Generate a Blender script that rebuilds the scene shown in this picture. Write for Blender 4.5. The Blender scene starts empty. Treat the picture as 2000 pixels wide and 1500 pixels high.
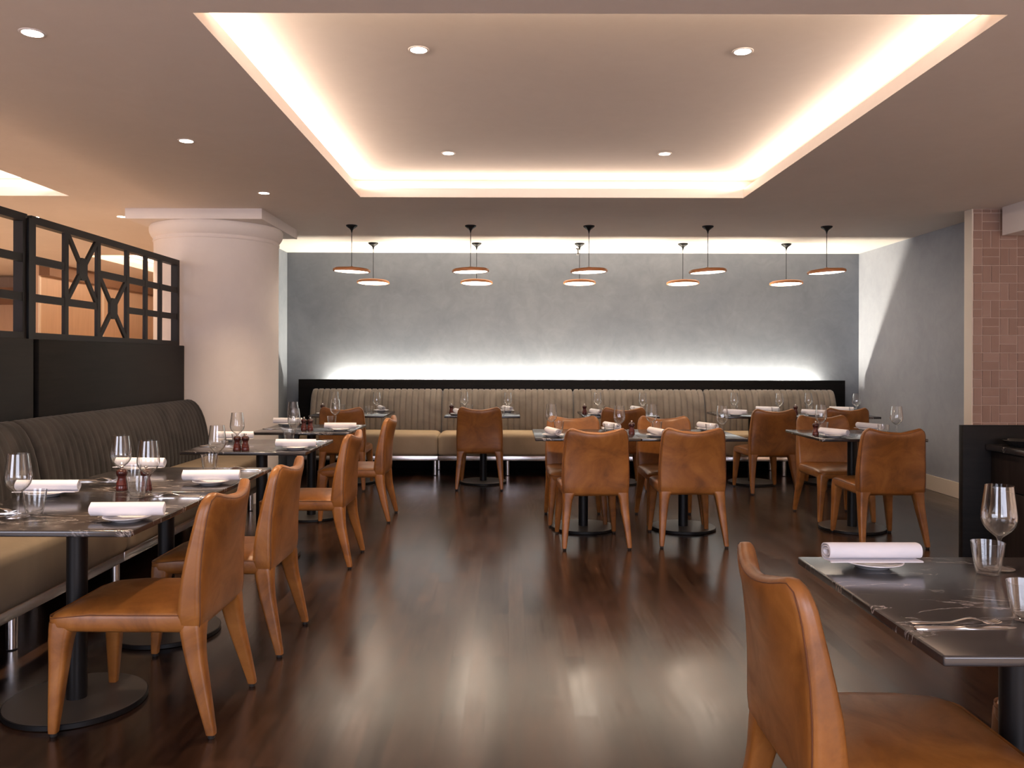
import bpy, bmesh, math, random
from mathutils import Vector, Matrix
random.seed(7)
PI = math.pi
SC = bpy.context.scene
COL = SC.collection

# ---------------------------------------------------------------- camera
H_EYE = 1.345
cam_d = bpy.data.cameras.new('camera')
cam = bpy.data.objects.new('camera', cam_d)
COL.objects.link(cam)
cam_d.sensor_width = 36.0
cam_d.sensor_fit = 'HORIZONTAL'
cam_d.lens = 28.8
cam_d.shift_x = 6 / 2000
cam_d.shift_y = -46 / 2000
cam_d.clip_start = 0.05
cam.location = (0, 0, H_EYE)
cam.rotation_euler = (PI / 2, -0.0025, 0)
SC.camera = cam

# ---------------------------------------------------------------- view and world
SC.view_settings.view_transform = 'Standard'
SC.view_settings.look = 'None'
SC.view_settings.gamma = 1
SC.view_settings.use_curve_mapping = False
SC.view_settings.exposure = 0.78
SC.cycles.use_denoising = True
SC.cycles.max_bounces = 8
SC.cycles.diffuse_bounces = 5
SC.cycles.transparent_max_bounces = 24
SC.cycles.caustics_reflective = False
SC.cycles.caustics_refractive = False
SC.cycles.sample_clamp_indirect = 4
w = bpy.data.worlds.new('world')
SC.world = w
w.use_nodes = True
w.node_tree.nodes['Background'].inputs[0].default_value = (0.62, 0.72, 1.0, 1)
w.node_tree.nodes['Background'].inputs[1].default_value = 1.0

WARM = (1.0, 0.66, 0.40)
WARM2 = (1.0, 0.60, 0.36)
NEUT = (1.0, 0.84, 0.64)
COOL = (0.87, 0.86, 1.0)


def area(name, loc, rot, sx, sy, power, col, spread=PI, parent=None):
    d = bpy.data.lights.new(name, 'AREA')
    d.shape = 'RECTANGLE'
    d.size = sx
    d.size_y = sy
    d.energy = power
    d.color = col
    d.spread = spread
    o = bpy.data.objects.new(name, d)
    o.location = loc
    o.rotation_euler = rot
    COL.objects.link(o)
    return o


CEIL = 2.706
UP = 2.88
# daylight through the windows behind the camera
area('daylight', (-4.6, -2.93, 1.55), (PI / 2, 0, 0), 3.0, 1.9, 80, COOL)
area('daylight', (1.2, -2.93, 1.55), (PI / 2, 0, 0), 3.6, 1.9, 90, COOL)


# cove strips: x0,x1,y0,y1 of the opening
def cove_light(x0, x1, y0, y1, p, col, off=0.10):
    L = 0.03
    z = 2.800
    cx, cy = (x0 + x1) / 2, (y0 + y1) / 2
    lx, ly = x1 - x0, y1 - y0
    t = math.radians(74)
    area('cove_light', (cx, y1 + off, z), (PI + t, 0, 0), lx, L, p * lx, col)
    area('cove_light', (cx, y0 - off, z), (PI - t, 0, 0), lx, L, p * lx, col)
    area('cove_light', (x0 - off, cy, z), (PI, t, 0), L, ly, p * ly, col)
    area('cove_light', (x1 + off, cy, z), (PI, -t, 0), L, ly, p * ly, col)


COFFERS = [(-1.244, 1.954, 3.214, 6.84), (-6.9, -3.665, 3.214, 6.82), (-5.54, -3.3, 10.7, 14.2)]
cove_light(*COFFERS[0], 4.2, (1.0, 0.79, 0.64))
cove_light(*COFFERS[1], 5.2, (1.0, 0.84, 0.72))
cove_light(*COFFERS[2], 12, (1.0, 0.72, 0.50))
# strip behind the headboard of the long banquette
area('headboard_light', (0.82, 10.327, 0.982), (PI, 0, 0), 6.1, 0.02, 205, (1.0, 0.90, 0.74))


def spot(loc, power, col, ang=95, blend=0.7):
    d = bpy.data.lights.new('downlight_or_fill_beam', 'SPOT')
    d.energy = power
    d.color = col
    d.spot_size = math.radians(ang)
    d.spot_blend = blend
    d.shadow_soft_size = 0.04
    o = bpy.data.objects.new('downlight_or_fill_beam', d)
    o.location = loc
    COL.objects.link(o)
    return o


# ---------------------------------------------------------------- mesh helpers
class MB:
    def __init__(s):
        s.v = []
        s.f = []

    def add(s, vs, fs):
        n = len(s.v)
        s.v += [tuple(p) for p in vs]
        s.f += [tuple(i + n for i in f) for f in fs]

    def box(s, x0, x1, y0, y1, z0, z1):
        vs = [(x0, y0, z0), (x1, y0, z0), (x1, y1, z0), (x0, y1, z0), (x0, y0, z1), (x1, y0, z1), (x1, y1, z1), (x0, y1, z1)]
        s.add(vs, [(0, 3, 2, 1), (4, 5, 6, 7), (0, 1, 5, 4), (1, 2, 6, 5), (2, 3, 7, 6), (3, 0, 4, 7)])

    def rbox(s, x0, x1, y0, y1, z0, z1, r=0.003, seg=2):
        bm = bmesh.new()
        bmesh.ops.create_cube(bm, size=1)
        for v in bm.verts:
            v.co = Vector(((x0 + x1) / 2 + v.co.x * (x1 - x0), (y0 + y1) / 2 + v.co.y * (y1 - y0), (z0 + z1) / 2 + v.co.z * (z1 - z0)))
        bmesh.ops.bevel(bm, geom=list(bm.edges), offset=r, segments=seg, profile=0.5, affect='EDGES')
        bm.verts.index_update()
        s.add([v.co[:] for v in bm.verts], [[v.index for v in f.verts] for f in bm.faces])
        bm.free()

    def rings(s, rings, cap0=True, cap1=True, closed=False):
        """rings: equal length loops of points joined one after another"""
        n = len(rings[0])
        vs = [p for r in rings for p in r]
        fs = []
        m = len(rings)
        for i in range(m if closed else m - 1):
            j = (i + 1) % m
            for k in range(n):
                k2 = (k + 1) % n
                fs.append((i * n + k, i * n + k2, j * n + k2, j * n + k))
        if cap0 and not closed:
            fs.append(tuple(reversed(range(n))))
        if cap1 and not closed:
            fs.append(tuple((m - 1) * n + k for k in range(n)))
        s.add(vs, fs)

    def lathe(s, prof, n=32, c=(0, 0, 0), closed=False):
        rings = []
        for r, z in prof:
            r = max(r, 1e-4)
            rings.append([(c[0] + r * math.cos(2 * PI * k / n), c[1] + r * math.sin(2 * PI * k / n), c[2] + z) for k in range(n)])
        s.rings(rings, cap0=not closed, cap1=not closed, closed=closed)

    def tube(s, pts, r, n=6, closed=False):
        P = [Vector(p) for p in pts]
        m = len(P)
        rs = []
        for i in range(m):
            if closed:
                t = P[(i + 1) % m] - P[i - 1]
            else:
                t = P[min(i + 1, m - 1)] - P[max(i - 1, 0)]
            t.normalize()
            a = Vector((0, 0, 1)) if abs(t.z) < 0.9 else Vector((1, 0, 0))
            u = t.cross(a).normalized()
            v = t.cross(u).normalized()
            rs.append([tuple(P[i] + u * r * math.cos(2 * PI * k / n) + v * r * math.sin(2 * PI * k / n)) for k in range(n)])
        s.rings(rs, closed=closed)

    def build(s, name, mat, parent=None, smooth=35, subsurf=0):
        me = bpy.data.meshes.new(name)
        me.from_pydata(s.v, [], s.f)
        bm = bmesh.new()
        bm.from_mesh(me)
        bmesh.ops.recalc_face_normals(bm, faces=bm.faces)
        bm.to_mesh(me)
        bm.free()
        me.materials.append(mat)
        if smooth:
            for p in me.polygons:
                p.use_smooth = True
            me.set_sharp_from_angle(angle=math.radians(smooth))
        o = bpy.data.objects.new(name, me)
        COL.objects.link(o)
        if parent:
            o.parent = parent
        if subsurf:
            md = o.modifiers.new('s', 'SUBSURF')
            md.levels = md.render_levels = subsurf
        return o


def rrect(hx, hy, r, cseg=4, eseg=1):
    """rounded rectangle loop (2D), corners with cseg segments, edges split eseg times"""
    r = min(r, hx - 1e-4, hy - 1e-4)
    cs = [((hx - r), (hy - r), 0), (-(hx - r), (hy - r), PI / 2), (-(hx - r), -(hy - r), PI), ((hx - r), -(hy - r), 3 * PI / 2)]
    out = []
    for q, (cx, cy, a0) in enumerate(cs):
        arc = [(cx + r * math.cos(a0 + PI / 2 * k / cseg), cy + r * math.sin(a0 + PI / 2 * k / cseg)) for k in range(cseg + 1)]
        out += arc
        nx, ny, na = cs[(q + 1) % 4]
        nxt = (nx + r * math.cos(na), ny + r * math.sin(na))
        for e in range(1, eseg):
            t = e / eseg
            out.append((arc[-1][0] * (1 - t) + nxt[0] * t, arc[-1][1] * (1 - t) + nxt[1] * t))
    return out


def tag(o, label, cat, group=None):
    o['label'] = label
    o['category'] = cat
    if group:
        o['group'] = group
    return o


def empty(name, loc, rz=0, label=None, cat=None, group=None):
    o = bpy.data.objects.new(name, None)
    o.empty_display_size = 0.1
    o.location = loc
    o.rotation_euler = (0, 0, rz)
    COL.objects.link(o)
    if label:
        tag(o, label, cat, group)
    return o


def structure(o):
    o['kind'] = 'structure'
    return o


def children(o):
    return list(KIDS.get(o.name, [])) or [c for c in bpy.data.objects if c.parent == o]


KIDS = {}


def copy_tree(o, parent=None):
    c = o.copy()
    COL.objects.link(c)
    if parent:
        c.parent = parent
    for ch in [x for x in bpy.data.objects if x.parent == o]:
        copy_tree(ch, c)
    return c


class Kind:
    """first call uses the prototype itself, later calls copy it"""

    def __init__(s, maker):
        s.maker = maker
        s.proto = None

    def put(s, loc, rz, label, cat, group, rx=0):
        if s.proto is None:
            s.proto = s.maker()
            o = s.proto
        else:
            o = copy_tree(s.proto)
        o.location = loc
        o.rotation_euler = (rx, 0, rz)
        tag(o, label, cat, group)
        return o


# ---------------------------------------------------------------- materials
def mat(name, col=(0.5, 0.5, 0.5), rough=0.5, metal=0.0, spec=0.5, coat=0.0, sheen=0.0):
    m = bpy.data.materials.new(name)
    m.use_nodes = True
    b = m.node_tree.nodes['Principled BSDF']
    b.inputs['Base Color'].default_value = (*col, 1)
    b.inputs['Roughness'].default_value = rough
    b.inputs['Metallic'].default_value = metal
    b.inputs['Specular IOR Level'].default_value = spec
    b.inputs['Coat Weight'].default_value = coat
    b.inputs['Sheen Weight'].default_value = sheen
    return m


class NT:
    def __init__(s, m):
        s.t = m.node_tree
        s.b = s.t.nodes['Principled BSDF']

    def n(s, kind, **kw):
        x = s.t.nodes.new(kind)
        for k, v in kw.items():
            if k in x.inputs:
                x.inputs[k].default_value = v
            else:
                setattr(x, k, v)
        return x

    def l(s, a, b):
        s.t.links.new(a, b)

    def coords(s, scale=(1, 1, 1), obj=True):
        tc = s.n('ShaderNodeTexCoord')
        mp = s.n('ShaderNodeMapping')
        mp.inputs['Scale'].default_value = scale
        s.l(tc.outputs['Object' if obj else 'Generated'], mp.inputs[0])
        return mp.outputs[0]

    def noise(s, vec, scale, detail=4, rough=0.55, dist=0.0):
        x = s.n('ShaderNodeTexNoise')
        x.inputs['Scale'].default_value = scale
        x.inputs['Detail'].default_value = detail
        x.inputs['Roughness'].default_value = rough
        x.inputs['Distortion'].default_value = dist
        s.l(vec, x.inputs['Vector'])
        return x.outputs[0]

    def ramp(s, fac, stops):
        r = s.n('ShaderNodeValToRGB')
        e = r.color_ramp.elements
        while len(e) < len(stops):
            e.new(0.5)
        for i, (p, c) in enumerate(stops):
            e[i].position = p
            e[i].color = (*c, 1) if len(c) == 3 else c
        s.l(fac, r.inputs[0])
        return r.outputs[0]

    def mix(s, fac, a, b, mode='MIX'):
        x = s.n('ShaderNodeMix', data_type='RGBA', blend_type=mode)
        for sock, val in ((x.inputs[0], fac), (x.inputs[6], a), (x.inputs[7], b)):
            if hasattr(val, 'is_linked') or hasattr(val, 'links'):
                s.l(val, sock)
            elif isinstance(val, (int, float)):
                sock.default_value = val
            else:
                sock.default_value = (*val, 1)
        return x.outputs[2]

    def bump(s, h, strength=0.1, dist=0.01):
        x = s.n('ShaderNodeBump')
        x.inputs['Strength'].default_value = strength
        x.inputs['Distance'].default_value = dist
        s.l(h, x.inputs['Height'])
        s.l(x.outputs[0], s.b.inputs['Normal'])

    def base(s, c):
        s.l(c, s.b.inputs['Base Color'])

    def math(s, op, a, b=0.0):
        x = s.n('ShaderNodeMath', operation=op)
        for i, val in enumerate((a, b)):
            if isinstance(val, (int, float)):
                x.inputs[i].default_value = val
            else:
                s.l(val, x.inputs[i])
        return x.outputs[0]

    def maprange(s, v, a, b, c, d):
        x = s.n('ShaderNodeMapRange')
        s.l(v, x.inputs[0])
        for i, q in enumerate((a, b, c, d)):
            x.inputs[i + 1].default_value = q
        return x.outputs[0]


def m_floor():
    m = mat('dark_timber_floor', (0.04, 0.02, 0.012), 0.25)
    t = NT(m)
    tc = t.n('ShaderNodeTexCoord')
    mp = t.n('ShaderNodeMapping')
    mp.inputs['Rotation'].default_value = (0, 0, PI / 2)
    t.l(tc.outputs['Object'], mp.inputs[0])
    br = t.n('ShaderNodeTexBrick')
    br.offset = 0.37
    br.inputs['Scale'].default_value = 1
    br.inputs['Brick Width'].default_value = 0.62
    br.inputs['Row Height'].default_value = 0.085
    br.inputs['Mortar Size'].default_value = 0.0010
    br.inputs['Mortar Smooth'].default_value = 0.1
    br.inputs['Color1'].default_value = (0.036, 0.0175, 0.010, 1)
    br.inputs['Color2'].default_value = (0.013, 0.006, 0.004, 1)
    br.inputs['Mortar'].default_value = (0.006, 0.004, 0.003, 1)
    t.l(mp.outputs[0], br.inputs['Vector'])
    g = t.noise(t.coords((26, 1.6, 1)), 1.6, 5, 0.6, 0.4)
    gc = t.ramp(g, [(0.3, (0.35, 0.33, 0.33)), (0.7, (1.7, 1.65, 1.55))])
    big = t.noise(t.coords((1, 1, 1)), 1.3, 3)
    bc = t.ramp(big, [(0.3, (0.8, 0.8, 0.8)), (0.7, (1.2, 1.15, 1.1))])
    c = t.mix(1.0, br.outputs[0], gc, 'MULTIPLY')
    c = t.mix(1.0, c, bc, 'MULTIPLY')
    t.base(c)
    rn = t.math('ADD', t.math('MULTIPLY', t.noise(t.coords((30, 2.5, 1)), 1.6, 4), 0.6), t.math('MULTIPLY', t.noise(t.coords((1, 1, 1)), 1.5, 2), 0.4))
    bwf = t.n('ShaderNodeRGBToBW')
    t.l(br.outputs[0], bwf.inputs[0])
    pr = t.maprange(bwf.outputs[0], 0.007, 0.020, 0.0, 0.035)
    t.l(t.math('ADD', t.maprange(rn, 0.35, 0.65, 0.175, 0.225), pr), t.b.inputs['Roughness'])
    t.b.inputs['Specular IOR Level'].default_value = 0.7
    t.bump(t.math('ADD', t.math('MULTIPLY', g, 0.5), t.math('MULTIPLY', br.outputs[1], -1.0)), 0.22, 0.0008)
    return m


def m_plaster(name, c0, c1, c2, rough=0.75, bump=0.15):
    m = mat(name, c1, rough)
    t = NT(m)
    v = t.coords()
    a = t.noise(v, 1.3, 8, 0.62, 0.6)
    b = t.noise(v, 6.5, 6, 0.6, 1.2)
    s = t.math('ADD', t.math('MULTIPLY', a, 0.65), t.math('MULTIPLY', b, 0.35))
    t.base(t.ramp(s, [(0.36, c0), (0.5, c1), (0.64, c2)]))
    t.bump(b, bump, 0.004)
    return m


def m_leather():
    m = mat('tan_leather', (0.40, 0.15, 0.045), 0.36, spec=0.5)
    t = NT(m)
    v = t.coords()
    oi = t.n('ShaderNodeObjectInfo')
    off = t.n('ShaderNodeVectorMath', operation='ADD')
    t.l(v, off.inputs[0])
    sc = t.n('ShaderNodeVectorMath', operation='SCALE')
    t.l(oi.outputs['Location'], sc.inputs[0])
    sc.inputs['Scale'].default_value = 3.1
    t.l(sc.outputs[0], off.inputs[1])
    a = t.noise(off.outputs[0], 5.0, 6, 0.65, 0.8)
    b = t.noise(off.outputs[0], 260, 3, 0.5)
    c = t.ramp(a, [(0.30, (0.150, 0.053, 0.012)), (0.5, (0.255, 0.095, 0.020)), (0.72, (0.350, 0.142, 0.034))])
    t.base(c)
    t.l(t.maprange(a, 0.3, 0.7, 0.42, 0.32), t.b.inputs['Roughness'])
    t.bump(b, 0.12, 0.0008)
    return m


def m_marble():
    m = mat('black_veined_marble', (0.03, 0.028, 0.03), 0.22)
    t = NT(m)
    v = t.coords((1, 1, 1))
    oi = t.n('ShaderNodeObjectInfo')
    sc = t.n('ShaderNodeVectorMath', operation='SCALE')
    t.l(oi.outputs['Location'], sc.inputs[0])
    sc.inputs['Scale'].default_value = 1.7
    ad = t.n('ShaderNodeVectorMath', operation='ADD')
    t.l(v, ad.inputs[0])
    t.l(sc.outputs[0], ad.inputs[1])
    mp = t.n('ShaderNodeMapping')
    mp.inputs['Rotation'].default_value = (0, 0, 0.35)
    mp.inputs['Scale'].default_value = (1.0, 3.2, 1.0)
    t.l(ad.outputs[0], mp.inputs[0])
    vv = mp.outputs[0]
    n1 = t.noise(vv, 1.5, 9, 0.62, 0.9)
    d1 = t.math('ABSOLUTE', t.math('SUBTRACT', n1, 0.5))
    vein = t.ramp(d1, [(0.0, (1, 1, 1)), (0.004, (0.35, 0.35, 0.35)), (0.010, (0, 0, 0))])
    n2 = t.noise(vv, 3.3, 5, 0.5, 0.4)
    gate = t.ramp(n2, [(0.44, (0, 0, 0)), (0.56, (1, 1, 1))])
    f = t.mix(1.0, vein, gate, 'MULTIPLY')
    n3 = t.noise(vv, 2.2, 7, 0.6, 0.3)
    basec = t.ramp(n3, [(0.3, (0.016, 0.014, 0.015)), (0.7, (0.034, 0.030, 0.030))])
    t.b.inputs['Specular IOR Level'].default_value = 0.7
    bw = t.n('ShaderNodeRGBToBW')
    t.l(f, bw.inputs[0])
    t.base(t.mix(bw.outputs[0], basec, (0.55, 0.50, 0.48)))
    t.l(t.maprange(n3, 0.3, 0.7, 0.15, 0.20), t.b.inputs['Roughness'])
    return m


def m_velvet(name, c0, c1, scale=3.0, sheen=0.5):
    m = mat(name, c1, 0.8, sheen=sheen, spec=0.2)
    t = NT(m)
    v = t.coords((1, 1, 1))
    a = t.noise(v, scale, 6, 0.6, 1.0)
    t.base(t.ramp(a, [(0.33, c0), (0.66, c1)]))
    t.b.inputs['Sheen Roughness'].default_value = 0.4
    return m


def m_wood(name, c0, c1, rough=0.45, sc=(1, 1, 18), bump=0.05):
    m = mat(name, c1, rough, spec=0.12 if c1[0] < 0.03 else 0.5)
    t = NT(m)
    v = t.coords(sc)
    a = t.noise(v, 2.0, 7, 0.65, 0.5)
    t.base(t.ramp(a, [(0.3, c0), (0.7, c1)]))
    t.bump(a, bump, 0.002)
    return m


def m_glass():
    m = bpy.data.materials.new('clear_glass')
    m.use_nodes = True
    t = m.node_tree
    t.nodes.clear()
    out = t.nodes.new('ShaderNodeOutputMaterial')
    tr = t.nodes.new('ShaderNodeBsdfTransparent')
    tr.inputs[0].default_value = (0.975, 0.98, 0.98, 1)
    edge = t.nodes.new('ShaderNodeLayerWeight')
    edge.inputs[0].default_value = 0.5
    er = t.nodes.new('ShaderNodeValToRGB')
    er.color_ramp.elements[0].position = 0.55
    er.color_ramp.elements[0].color = (0.98, 0.985, 0.985, 1)
    er.color_ramp.elements[1].position = 0.97
    er.color_ramp.elements[1].color = (0.50, 0.51, 0.52, 1)
    t.links.new(edge.outputs['Facing'], er.inputs[0])
    t.links.new(er.outputs[0], tr.inputs[0])
    gl = t.nodes.new('ShaderNodeBsdfGlossy')
    gl.inputs['Roughness'].default_value = 0.015
    gl.inputs[0].default_value = (1, 1, 1, 1)
    lw = t.nodes.new('ShaderNodeLayerWeight')
    lw.inputs[0].default_value = 0.5
    pw = t.nodes.new('ShaderNodeMath')
    pw.operation = 'POWER'
    pw.inputs[1].default_value = 1.8
    t.links.new(lw.outputs['Facing'], pw.inputs[0])
    mr = t.nodes.new('ShaderNodeMapRange')
    mr.inputs[1].default_value = 0.0
    mr.inputs[2].default_value = 1.0
    mr.inputs[3].default_value = 0.04
    mr.inputs[4].default_value = 0.75
    t.links.new(pw.outputs[0], mr.inputs[0])
    mx = t.nodes.new('ShaderNodeMixShader')
    t.links.new(mr.outputs[0], mx.inputs[0])
    t.links.new(tr.outputs[0], mx.inputs[1])
    t.links.new(gl.outputs[0], mx.inputs[2])
    t.links.new(mx.outputs[0], out.inputs[0])
    return m


def m_emit(name, col, s):
    m = bpy.data.materials.new(name)
    m.use_nodes = True
    b = m.node_tree.nodes['Principled BSDF']
    b.inputs['Base Color'].default_value = (*col, 1)
    b.inputs['Emission Color'].default_value = (*col, 1)
    b.inputs['Emission Strength'].default_value = s
    return m


M = {
    'bounce_floor': mat('pale_bounce_floor', (0.55, 0.47, 0.40), 0.6),
    'floor': m_floor(),
    'ceiling': m_plaster('matt_ceiling_paint', (0.71, 0.64, 0.58), (0.73, 0.66, 0.60), (0.75, 0.68, 0.62), 0.9, 0.02),
    'white': m_plaster('white_paint', (0.74, 0.68, 0.64), (0.76, 0.70, 0.66), (0.78, 0.72, 0.68), 0.7, 0.02),
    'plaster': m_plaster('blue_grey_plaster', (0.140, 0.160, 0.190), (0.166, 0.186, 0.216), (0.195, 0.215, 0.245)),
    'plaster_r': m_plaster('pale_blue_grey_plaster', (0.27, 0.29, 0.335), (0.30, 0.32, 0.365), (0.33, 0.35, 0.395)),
    'cream': mat('cream_gloss_paint', (0.80, 0.70, 0.58), 0.4),
    'leather': m_leather(),
    'seam': mat('dark_stitched_seam', (0.11, 0.035, 0.012), 0.6),
    'marble': m_marble(),
    'iron': mat('black_powder_coated_metal', (0.004, 0.004, 0.0045), 0.45, spec=0.3),
    'disc': mat('bronze_grey_base_plate', (0.085, 0.075, 0.065), 0.36, metal=0.35),
    'chrome': mat('satin_chrome', (0.78, 0.76, 0.76), 0.22, metal=1.0),
    'silver': mat('polished_steel', (0.80, 0.77, 0.74), 0.18, metal=1.0),
    'velvet_grey': m_velvet('charcoal_velvet', (0.009, 0.008, 0.008), (0.032, 0.027, 0.026), 4.0, 0.10),
    'velvet_taupe': m_velvet('taupe_velvet', (0.150, 0.127, 0.103), (0.215, 0.185, 0.153)),
    'vinyl_taupe': m_velvet('taupe_seat_leather', (0.40, 0.30, 0.19), (0.47, 0.36, 0.235), 2.0, 0.0),
    'vinyl_olive': m_velvet('olive_seat_leather', (0.17, 0.13, 0.09), (0.22, 0.172, 0.12), 2.0, 0.0),
    'black_wood': m_wood('black_stained_timber', (0.003, 0.0028, 0.0028), (0.008, 0.0065, 0.006), 0.5, (1, 1, 18)),
    'black_wood_v': m_wood('black_stained_joinery', (0.007, 0.0055, 0.005), (0.026, 0.019, 0.017), 0.45, (14, 14, 1)),
    'lattice': mat('dark_bronze_lattice_paint', (0.009, 0.007, 0.0065), 0.5, spec=0.3),
    'beige_wood': m_wood('honey_wall_veneer', (0.56, 0.40, 0.28), (0.64, 0.47, 0.34), 0.5, (9, 9, 0.7), 0.0),
    'brown': mat('brown_soffit_paint', (0.20, 0.11, 0.065), 0.6),
    'glass': m_glass(),
    'china': mat('white_china', (0.80, 0.78, 0.79), 0.15),
    'linen': m_plaster('white_linen', (0.74, 0.72, 0.76), (0.80, 0.78, 0.81), (0.84, 0.82, 0.85), 0.9, 0.1),
    'mill': m_wood('dark_red_turned_wood', (0.060, 0.012, 0.010), (0.14, 0.030, 0.022), 0.22, (6, 6, 1), 0.0),
    'mill_dark': mat('dark_mill_cap', (0.05, 0.012, 0.009), 0.25),
    'copper': mat('tan_leather_shade', (0.55, 0.22, 0.08), 0.4),
    'diffuser': m_emit('glowing_diffuser', (1.0, 0.82, 0.66), 7.0),
    'lens': m_emit('downlight_lens', (1.0, 0.86, 0.72), 14.0),
    'grout': mat('pale_grout', (0.66, 0.52, 0.43), 0.8),
    'black_gloss': mat('black_glazed_dish', (0.01, 0.01, 0.01), 0.12),
    'rubber': mat('black_rubber_glide', (0.012, 0.012, 0.012), 0.6),
}


def m_tile():
    m = mat('terracotta_pink_glazed_tile', (0.30, 0.15, 0.11), 0.28)
    t = NT(m)
    v = t.coords()
    a = t.noise(v, 7.0, 5, 0.6, 0.6)
    geo = t.n('ShaderNodeNewGeometry')
    r = t.math('ADD', t.math('MULTIPLY', geo.outputs['Random Per Island'], 0.5), t.math('MULTIPLY', a, 0.5))
    t.base(t.ramp(r, [(0.2, (0.31, 0.195, 0.15)), (0.5, (0.35, 0.225, 0.175)), (0.85, (0.40, 0.27, 0.215))]))
    t.bump(a, 0.4, 0.01)
    return m


M['tile'] = m_tile()

# ---------------------------------------------------------------- the room
b = MB()
b.box(-3.05, 4.4, 0.2, 17.2, -0.1, 0.0)
b.box(4.4, 6.4, 7.31, 17.2, -0.1, 0.0)
structure(b.build('floor', M['floor'], smooth=0))
b = MB()
b.box(-9.7, -3.05, -3.2, 17.2, -0.1, 0.0)
b.box(-3.05, 6.4, -3.2, 0.2, -0.1, 0.0)
b.box(4.4, 6.4, 0.2, 7.31, -0.1, 0.0)
structure(b.build('floor', M['bounce_floor'], smooth=0))  # unseen floor areas, made pale to bounce light up to the ceiling


def grid_slab(mb, X, Y, z0, z1, holes):
    xs = sorted(set(X + [q for h in holes for q in h[:2]]))
    ys = sorted(set(Y + [q for h in holes for q in h[2:]]))
    nx, ny = len(xs), len(ys)
    inh = lambda i, j: i < 0 or j < 0 or i >= nx - 1 or j >= ny - 1 or any(h[0] <= (xs[i] + xs[i + 1]) / 2 <= h[1] and h[2] <= (ys[j] + ys[j + 1]) / 2 <= h[3] for h in holes)
    vs = [(x, y, z) for z in (z0, z1) for y in ys for x in xs]
    I = lambda i, j, k: k * nx * ny + j * nx + i
    fs = []
    for i in range(nx - 1):
        for j in range(ny - 1):
            if inh(i, j):
                continue
            fs.append((I(i, j, 0), I(i, j + 1, 0), I(i + 1, j + 1, 0), I(i + 1, j, 0)))
            fs.append((I(i, j, 1), I(i + 1, j, 1), I(i + 1, j + 1, 1), I(i, j + 1, 1)))
            if inh(i - 1, j):
                fs.append((I(i, j, 0), I(i, j, 1), I(i, j + 1, 1), I(i, j + 1, 0)))
            if inh(i + 1, j):
                fs.append((I(i + 1, j, 0), I(i + 1, j + 1, 0), I(i + 1, j + 1, 1), I(i + 1, j, 1)))
            if inh(i, j - 1):
                fs.append((I(i, j, 0), I(i + 1, j, 0), I(i + 1, j, 1), I(i, j, 1)))
            if inh(i, j + 1):
                fs.append((I(i, j + 1, 0), I(i, j + 1, 1), I(i + 1, j + 1, 1), I(i + 1, j + 1, 0)))
    mb.add(vs, fs)


b = MB()
grid_slab(b, [-9.7, 6.4], [-3.2, 17.2], CEIL, CEIL + 0.075, COFFERS)
for (x0, x1, y0, y1) in COFFERS:          # the raised trays: lid and cavity sides
    e = 0.17
    b.box(x0 - e - 0.02, x1 + e + 0.02, y0 - e - 0.02, y1 + e + 0.02, UP, UP + 0.03)
    z0 = CEIL + 0.0745
    b.box(x0 - e - 0.02, x0 - e, y0 - e, y1 + e, z0, UP)
    b.box(x1 + e, x1 + e + 0.02, y0 - e, y1 + e, z0, UP)
    b.box(x0 - e, x1 + e, y0 - e - 0.02, y0 - e, z0, UP)
    b.box(x0 - e, x1 + e, y1 + e, y1 + e + 0.02, z0, UP)
structure(b.build('ceiling', M['ceiling'], smooth=0))

YB = 10.375
XR = 4.43


def wall(name, m, *boxes):
    q = MB()
    for bx in boxes:
        q.box(*bx)
    return structure(q.build(name, m, smooth=0))


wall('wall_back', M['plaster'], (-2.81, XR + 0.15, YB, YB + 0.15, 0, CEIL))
wall('wall_left', M['plaster'], (-2.96, -2.81, 8.35, YB + 0.15, 0, CEIL))
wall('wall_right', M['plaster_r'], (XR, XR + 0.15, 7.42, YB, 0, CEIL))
q = MB()
q.rbox(XR - 0.018, XR, 7.42, YB, 0, 0.155, 0.003)
structure(q.build('baseboard_right', M['cream'], smooth=0))
q = MB()
q.box(4.122, 4.134, 7.30, 7.42, 0, CEIL)
structure(q.build('trim_1', M['cream'], smooth=0))
# tiled wall
wall('wall_tiled', M['grout'], (4.134, 6.4, 7.31, 7.42, 0, CEIL))
q = MB()
U = 0.156
g = 0.0022
rr = random.Random(3)
for i in range(8):
    for j in range(18):
        x0 = 4.134 + (i - 0.45) * U
        z0 = 0.02 + j * U
        if (i + j) % 2 == 0:
            parts = [(x0, x0 + U / 2, z0, z0 + U), (x0 + U / 2, x0 + U, z0, z0 + U)]
        else:
            parts = [(x0, x0 + U, z0, z0 + U / 2), (x0, x0 + U, z0 + U / 2, z0 + U)]
        for (a0, a1, c0, c1) in parts:
            a0 = max(a0, 4.134)
            c1 = min(c1, CEIL)
            if a1 - a0 < 0.02 or c1 - c0 < 0.01:
                continue
            d = rr.uniform(0.004, 0.008)
            tl, tr_ = rr.uniform(-0.0015, 0.0015), rr.uniform(-0.0015, 0.0015)
            x_a, x_b, z_a, z_b = a0 + g, a1 - g, c0 + g, c1 - g
            yb = 7.31
            vs = [(x_a, yb, z_a), (x_b, yb, z_a), (x_b, yb, z_b), (x_a, yb, z_b),
                  (x_a + .003, yb - d - tl, z_a + .003), (x_b - .003, yb - d + tl, z_a + .003), (x_b - .003, yb - d + tr_, z_b - .003), (x_a + .003, yb - d - tr_, z_b - .003)]
            q.add(vs, [(4, 5, 6, 7), (0, 1, 5, 4), (1, 2, 6, 5), (2, 3, 7, 6), (3, 0, 4, 7)])
structure(q.build('trim_2', M['tile'], smooth=0))
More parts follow.
